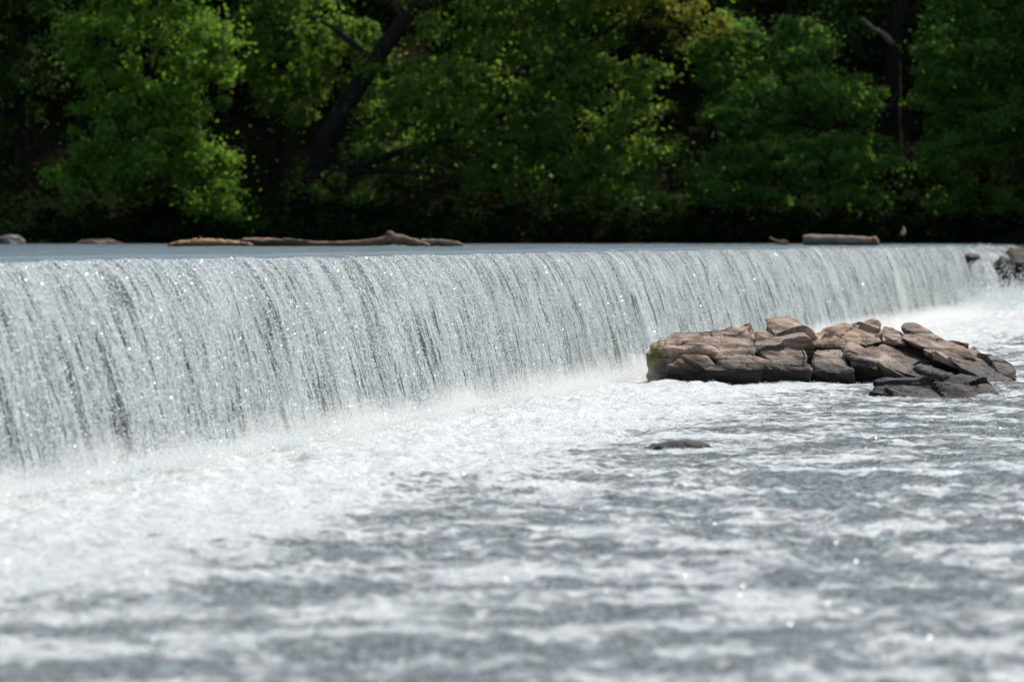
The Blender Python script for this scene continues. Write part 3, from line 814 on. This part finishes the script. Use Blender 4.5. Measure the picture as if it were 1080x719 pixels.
tubes_obj('seed_head', [tube(spline([(-.01, 0, .38), (-.02, 0, .48), (0, 0, .60), (-.01, 0, .72)], 12), [.02, .06, .085, .095, .095, .09, .08, .065, .05, .035, .025, .01], 9, .2, 55)], M_SEED, L6)

# ------------------------------------------------------------------ trees
def leaf_quads(C, cl_r, n_per, size, rg, up=.55, flat=.65):
    """leaf faces scattered through clusters at C with radius cl_r; returns V,F,var"""
    idx = np.repeat(np.arange(len(C)), n_per)
    n = len(idx)
    d = rg.normal(size=(n, 3)); d /= np.linalg.norm(d, axis=1)[:, None]
    rad = np.abs(rg.normal(0, .55, n))
    off = d * (rad * cl_r[idx])[:, None]; off[:, 2] *= flat
    P = C[idx] + off
    N = rg.normal(size=(n, 3)) * .55 + d * .45 + np.array([0, 0, up])
    N /= np.linalg.norm(N, axis=1)[:, None]
    A = np.cross(N, rg.normal(size=(n, 3))); A /= np.linalg.norm(A, axis=1)[:, None]
    A[:, 2] -= .25; A /= np.linalg.norm(A, axis=1)[:, None]
    B = np.cross(N, A)
    L = size * rg.uniform(.65, 1.3, n); Wd = L * rg.uniform(.5, .75, n)
    v0 = P - A * (L * .5)[:, None]; v2 = P + A * (L * .5)[:, None]
    sag = N * (L * .10)[:, None]
    v1 = P + B * (Wd * .5)[:, None] - sag; v3 = P - B * (Wd * .5)[:, None] - sag
    V = np.stack([v0, v1, v2, v3], 1).reshape(-1, 3)
    F = np.arange(4 * n).reshape(n, 4)
    var = np.clip(.5 + .28 * rg.normal(size=len(C))[idx] + .18 * rg.normal(size=n), 0, 1)
    return V, F, np.repeat(var, 4)

def make_tree(name, label, base, trunk_path, trunk_r, lobes, mat, seed, n_clusters=170, n_leaf=200, size=.2, cl=(.55, 1.0), limbs=9, group=None, bark=None, zsplit=16.5, extra=None, cat='tree'):
    rg = np.random.RandomState(seed)
    t = empty(name, base)
    tag(t, label, cat, group)
    tp = spline(trunk_path, 26)
    rr = np.linspace(trunk_r, trunk_r * .28, 26); rr[:4] *= [1.35, 1.2, 1.1, 1.03]
    tubes = [tube(tp, rr, 12, .12, seed)]
    vol = np.array([l[3] * l[4] * l[5] for l in lobes]) ** .8
    pick = rg.choice(len(lobes), n_clusters, p=vol / vol.sum())
    Lb = np.array(lobes)
    d = rg.normal(size=(n_clusters, 3)); d /= np.linalg.norm(d, axis=1)[:, None]
    rad = .35 + .65 * rg.rand(n_clusters) ** .5
    # uneven outline: stretch some directions
    rad *= 1 + .22 * noise3(d * 1.7 + seed * 3.1, seed)
    C = Lb[pick, :3] + d * rad[:, None] * Lb[pick, 3:6]
    C = C[C[:, 2] > .7]
    for k in range(limbs):
        tgt = C[rg.randint(len(C))]
        s = int(np.clip(np.argmin(np.abs(tp[:, 2] - (tgt[2] - 1.5 - rg.rand() * 2))), 6, 24))
        a = tp[s]; mid = (a + tgt) / 2 + np.array([rg.normal() * .3, rg.normal() * .3, .6])
        r0 = max(.05, rr[s] * .5)
        tubes.append(tube(spline([a, mid, tgt], 12), np.linspace(r0, .03, 12), 7, .1, seed + k, caps=False))
    tubes_obj('trunk', tubes, bark or M_BARK, t)
    R_ = rg.uniform(cl[0], cl[1], len(C)) * np.exp(rg.normal(0, .28, len(C)))
    low = base[2] + C[:, 2] < zsplit
    Vs, Fs, vs, off = [], [], [], 0
    for sel, npl, sz in ((low, n_leaf, size), (~low, max(20, n_leaf // 4), size * 2.0)):
        if sel.sum() == 0: continue
        V, F, v = leaf_quads(C[sel], R_[sel], npl, sz, rg)
        Vs.append(V); Fs.append(F + off); vs.append(v); off += len(V)
    mesh_np('crown', np.vstack(Vs), np.vstack(Fs), mat, t, smooth_shade=False, attrs={'leafvar': np.concatenate(vs)})
    if extra: extra(t)
    return t

def gz(x, y): return float(bank_h(np.array([x]), np.array([y]))[0][0])
PT = 21.5      # pixels per metre at the bank
def tx(px): return (px - 540) / PT
def tz(py): return CAM_Z + (HORIZON - py) / PT

# bright tree, left
bA = (tx(150), 190.0, gz(tx(150), 190.0) - .3)
def rel(b, px, py, y, rx, ry, rz): return (tx(px) - b[0], y - b[1], tz(py) - b[2], rx, ry, rz)
make_tree('broadleaf_tree', 'bright green rounded tree leaning over the water at the left, sunlit to its skirts', bA,
          [(0, 0, 0), (.3, -.5, 4), (.2, -1, 8), (.4, -1, 13), (0, -.5, 18)], .32,
          [rel(bA, 160, 60, 187.5, 4.6, 3.4, 3.6), rel(bA, 165, 150, 186.6, 3.9, 2.8, 2.6), rel(bA, 225, 195, 186, 1.6, 1.6, 2.3), rel(bA, 110, 185, 186.6, 2.3, 1.8, 1.6), rel(bA, 150, -60, 188, 4.2, 3.6, 3.6), rel(bA, 235, 225, 186, 1.0, 1.2, 1.0)],
          M_LEAF_A, 101, 420, 160, .235, limbs=10)
# big central tree with the dark leaning trunk
bC = (tx(322), 192.0, gz(tx(322), 192.0) - .4)
def exC(t):
    p = lambda px, py, y: (tx(px) - bC[0], y - bC[1], tz(py) - bC[2])
    tubes_obj('limb', [tube(spline([p(545, 110, 188.5), p(590, 75, 187), p(625, 45, 186), p(660, 22, 185.6), p(700, 8, 185.5)], 20), np.linspace(.16, .05, 20), 8, .1, 8)], M_BARK, t)
make_tree('leaning_tree', 'huge spreading tree on a thick dark trunk leaning to the right, in the centre', bC,
          [(0, 0, 0), rel(bC, 324, 215, 191, 0, 0, 0)[:3], rel(bC, 342, 150, 190, 0, 0, 0)[:3], rel(bC, 388, 75, 188.6, 0, 0, 0)[:3], rel(bC, 446, 0, 187.4, 0, 0, 0)[:3], rel(bC, 505, -80, 187, 0, 0, 0)[:3], rel(bC, 540, -170, 187, 0, 0, 0)[:3]], .70,
          [rel(bC, 520, 80, 188.5, 6.4, 4.0, 4.2), rel(bC, 640, 110, 187, 3.8, 3.2, 3.6), rel(bC, 660, 190, 186.2, 2.5, 2.2, 2.2), rel(bC, 560, 175, 187.2, 3.4, 2.4, 2.6), rel(bC, 430, 120, 190, 3.0, 2.6, 3.2),
           rel(bC, 580, 225, 185.8, 1.1, 1.1, 1.0), rel(bC, 690, 215, 185.6, 1.2, 1.2, 1.5), rel(bC, 345, 30, 192.5, 3, 2.0, 2.6), rel(bC, 360, 195, 188.8, 1.6, 1.2, 1.4), rel(bC, 520, -60, 189, 8, 5, 4), rel(bC, 640, -50, 188, 5, 4, 4)],
          M_LEAF_C, 102, 800, 150, .245, limbs=6, extra=exC)
# yellowish crown reaching in at the top
bY = (tx(760), 196.0, gz(tx(760), 196.0) - .4)
make_tree('yellow_tree', 'tree with yellowish leaves reaching in at the top, right of the centre', bY,
          [(0, 0, 0), (0, -1.5, 5), (-.8, -4, 9), (-2.2, -8, 12.5), (-3, -9, 15)], .3,
          [rel(bY, 690, 15, 184.4, 2.8, 1.6, 1.0), rel(bY, 735, 40, 184.6, 1.6, 1.2, .9), rel(bY, 650, -10, 184.6, 2.6, 1.6, 1.2), rel(bY, 700, -60, 187, 3, 2.6, 2)],
          M_LEAF_Y, 103, 110, 110, .2, cl=(.4, .8), limbs=8)
# cool green layered tree
bD = (tx(835), 191.0, gz(tx(835), 191.0) - .3)
make_tree('layered_tree', 'cool green tree with feathery layered branches right of the centre', bD,
          [(0, 0, 0), (.1, -.4, 5), (0, -.6, 10), (.1, -.6, 16)], .3,
          [rel(bD, 845, 48, 188.6, 1.5, 1.4, 1.5), rel(bD, 835, 95, 188.0, 2.6, 2.0, 1.5), rel(bD, 885, 105, 187.6, 2.2, 1.8, 1.2), rel(bD, 785, 120, 187.6, 2.4, 2.0, 1.3), rel(bD, 905, 165, 186.8, 2.2, 1.8, 1.1), rel(bD, 820, 165, 187.0, 3.4, 2.4, 1.3),
           rel(bD, 770, 60, 189.4, 2.0, 1.6, 2.2), rel(bD, 860, 210, 186.8, 3.6, 2.2, 1.0), rel(bD, 760, 200, 187.2, 2.4, 2.0, 1.2)],
          M_LEAF_D, 104, 560, 170, .19, cl=(.4, .8), limbs=12)
# right tree
bE = (tx(1045), 190.5, gz(tx(1045), 190.5) - .3)
make_tree('tall_tree', 'tall dark green tree filling the right edge behind the crest', bE,
          [(0, 0, 0), (-.2, -.4, 5), (0, -.6, 10), (.1, -.6, 16)], .34,
          [rel(bE, 1020, 60, 187.8, 3.0, 2.6, 2.4), rel(bE, 990, 100, 186.8, 1.8, 1.8, 1.6), rel(bE, 1060, 130, 187.0, 3.2, 2.4, 1.6), rel(bE, 1010, 165, 186.6, 2.4, 2.0, 1.2), rel(bE, 1110, 90, 188, 3.0, 2.6, 3.4), rel(bE, 1035, -5, 188.6, 2.6, 2.2, 1.8), rel(bE, 1040, 215, 187.2, 3.6, 2, 1.0), rel(bE, 1000, 25, 188, 1.4, 1.3, 1.2)],
          M_LEAF_D, 105, 520, 150, .21, cl=(.45, .85), limbs=10)
# dark trunk between the two right-hand trees, with a pale snag
bF = (tx(948), 191.0, gz(tx(948), 191.0) - .3)
def exF(t):
    p = lambda px, py, y: (tx(px) - bF[0], y - bF[1], tz(py) - bF[2])
    tubes_obj('snag', [tube(spline([p(945, 44, 190.6), p(932, 34, 189.6), p(922, 30, 189), p(910, 20, 188.6)], 14), np.linspace(.16, .05, 14), 8, .15, 9)], M_PALEBARK, t)
make_tree('dark_trunk_tree', 'tree showing a thick dark trunk and pale broken snag between two green crowns', bF,
          [(0, 0, 0), (-.1, 0, 4), (.0, 0, 9), (.4, 0, 14), (.6, 0, 20)], .58,
          [rel(bF, 930, -40, 192, 3.5, 3, 3), rel(bF, 960, -100, 192, 4.5, 3.5, 4), rel(bF, 900, 5, 191, 1.6, 1.4, 1.2)],
          M_LEAF_S, 106, 130, 110, .24, limbs=8, extra=exF)
# between the bright tree and the leaning trunk
bB = (tx(285), 195.0, gz(tx(285), 195.0) - .3)
make_tree('slender_tree', 'half shaded tree in the gap left of the leaning trunk', bB,
          [(0, 0, 0), (.1, -.3, 5), (0, -.5, 10), (0, -.5, 17)], .26,
          [rel(bB, 290, 50, 193, 2.6, 2.2, 3), rel(bB, 310, 100, 194.0, 1.6, 1.6, 1.6), rel(bB, 285, -50, 194, 3.4, 3, 3)],
          M_LEAF_C, 107, 170, 130, .21, limbs=8)
# left edge
bG = (tx(10), 193.0, gz(tx(10), 193.0) - .3)
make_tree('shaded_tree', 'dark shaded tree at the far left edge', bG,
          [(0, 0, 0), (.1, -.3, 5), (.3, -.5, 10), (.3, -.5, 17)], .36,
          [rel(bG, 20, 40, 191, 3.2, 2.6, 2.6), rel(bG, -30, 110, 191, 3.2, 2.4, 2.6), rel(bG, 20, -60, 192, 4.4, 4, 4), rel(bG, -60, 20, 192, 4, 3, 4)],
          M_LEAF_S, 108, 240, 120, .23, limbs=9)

# shaded wood behind: five tree models, copied with their parts
def copy_tree(t, loc, rz, sc):
    r = t.copy(); COL.objects.link(r)
    r.location = loc; r.rotation_euler = (0, 0, rz); r.scale = (sc, sc, sc)
    for ch in t.children:
        c = ch.copy(); COL.objects.link(c); c.parent = r
    return r
rg0 = np.random.RandomState(77)
protos = []
LAB = 'dark shaded tree crowded in the wood behind the sunlit trees on the bank'
spots = []
for row, (y, n, x0, x1) in enumerate(((204, 12, -34, 36), (211, 13, -40, 42), (220, 14, -46, 48), (230, 14, -50, 52))):
    for k in range(n):
        spots.append((x0 + (x1 - x0) * (k + .5 * (row % 2) + rg0.uniform(-.2, .2)) / (n - 1), y + rg0.uniform(-1.5, 1.5)))
for k, (x, y) in enumerate(spots):
    b = (x, y, gz(x, y) - .3)
    if k < 4:
        hgt = 17 + k
        lobes = [(0, 0, hgt * .25, 2.6, 2.6, 2.2), (.5, -.3, hgt * .45, 3.6, 3.4, 3.2), (-.4, .3, hgt * .68, 3.6, 3.4, 3.2), (.2, 0, hgt * .9, 2.8, 2.8, 2.6)]
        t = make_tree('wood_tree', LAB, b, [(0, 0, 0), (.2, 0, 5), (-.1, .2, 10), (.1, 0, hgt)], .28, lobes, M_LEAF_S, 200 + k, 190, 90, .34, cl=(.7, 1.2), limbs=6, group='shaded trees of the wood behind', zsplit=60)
        protos.append(t)
    else:
        copy_tree(protos[k % 4], b, rg0.uniform(0, 6.28), rg0.uniform(.84, 1.08))

# shrubs along the waterline under the trees
def make_shrub(loc, seed, mat, w, h):
    rg = np.random.RandomState(seed)
    return make_tree('shrub', 'low shaded bush hanging over the waterline under the trees', loc, [(0, 0, 0), (.05, 0, h * .4), (0, 0, h * .8)], .06,
                     [(0, 0, h * .5, w, w * .7, h * .5), (w * .5, -.2, h * .35, w * .6, w * .5, h * .3), (-w * .5, -.2, h * .4, w * .6, w * .5, h * .35)], mat, seed, 40, 70, .2, cl=(.3, .55), limbs=4, group='bushes along the waterline', cat='bush')
sh = []
for k, px in enumerate(range(-90, 1200, 62)):
    x = tx(px) + rg0.uniform(-.8, .8); y = 189.2 + rg0.uniform(-.5, .8)
    loc = (x, y, gz(x, y) - .15)
    if k < 3: sh.append(make_shrub(loc, 300 + k, M_LEAF_U, 1.5 + .2 * k, 1.6 + .3 * k))
    else:
        copy_tree(sh[k % 3], loc, rg0.uniform(0, 6.28), rg0.uniform(.8, 1.3))

for k, (x, y) in enumerate(((32, 178), (36, 168), (38, 178), (33, 186), (43, 166), (27, 190), (46, 180), (43, 156))):
    copy_tree(protos[k % 4], (x, y, gz(x, y) - .3), rg0.uniform(0, 6.28), rg0.uniform(.95, 1.2))
def build_undergrowth():
    rg = np.random.RandomState(400)
    n = 4600
    X = rg.uniform(-58, 58, n); Y = 186.0 + np.where(rg.rand(n) < .45, rg.exponential(3.0, n), rg.uniform(0, 60, n))
    Z, g = bank_h(X, Y)
    ok = g > -.9
    Z = np.maximum(Z, POND_Z)
    C = np.stack([X, Y, Z + rg.uniform(.1, 1.0, n) * (1 + 1.6 * (Y > 191))], -1)[ok]
    X2 = rg.uniform(17, 56, 1700); Y2 = rg.uniform(140, 194, 1700)
    Z2, g2 = bank_h(X2, Y2)
    C = np.vstack([C, np.stack([X2, Y2, Z2 + rg.uniform(.1, 1.3, 1700)], -1)[g2 > .1]])
    V, F, v = leaf_quads(C, rg.uniform(.5, 1.1, len(C)), 45, .26, rg)
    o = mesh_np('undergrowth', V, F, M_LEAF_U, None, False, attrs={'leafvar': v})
    tag(o, 'shaded undergrowth covering the far bank', 'undergrowth', kind='stuff')
build_undergrowth()

# ------------------------------------------------------------------ drifting mist along the foot of the weir
def build_mist():
    t = NT('mist')
    p = t.coord('Object')
    x = t.node('ShaderNodeSeparateXYZ', None, None, Vector=p)
    n = t.noise(t.mapping(p, (.9, .9, 1.6)), 1.0, 3, .6, .6)
    hgt = t.mr(x.outputs[2], 0.0, t.math('ADD', .06, t.math('MULTIPLY', n, .85)), 1, 0)
    side = t.math('MULTIPLY', t.mr(x.outputs[1], -1.1, -.1), t.mr(x.outputs[1], 2.0, .3))
    dens = t.math('MULTIPLY', t.math('MULTIPLY', hgt, side), t.math('MULTIPLY', t.mr(n, .36, .66), MIST))
    dens = t.math('MULTIPLY', dens, t.mr(x.outputs[0], 10, 112, .55, 1.6, 'LINEAR'))
    v = t.node('ShaderNodeVolumePrincipled', 0, None, Color=(.98, .98, .98), Density=dens, Anisotropy=.35)
    m = t.done(None, v)
    # box in the weir's own frame: x along the weir, y downstream
    V = [(x_, y_, z_) for x_ in (-22, 134) for y_ in (-.9, 2.0) for z_ in (.0, .9)]
    F = [(0, 1, 3, 2), (4, 6, 7, 5), (0, 4, 5, 1), (2, 3, 7, 6), (0, 2, 6, 4), (1, 5, 7, 3)]
    o = mesh_np('mist', V, F, m, smooth_shade=False)
    o.matrix_world = Matrix(((DD[0], NN[0], 0, O0[0]), (DD[1], NN[1], 0, O0[1]), (0, 0, 1, 0), (0, 0, 0, 1)))
    tag(o, 'pale drifting mist over the foot of the waterfall', 'mist', kind='stuff')
MIST = .75
build_mist()
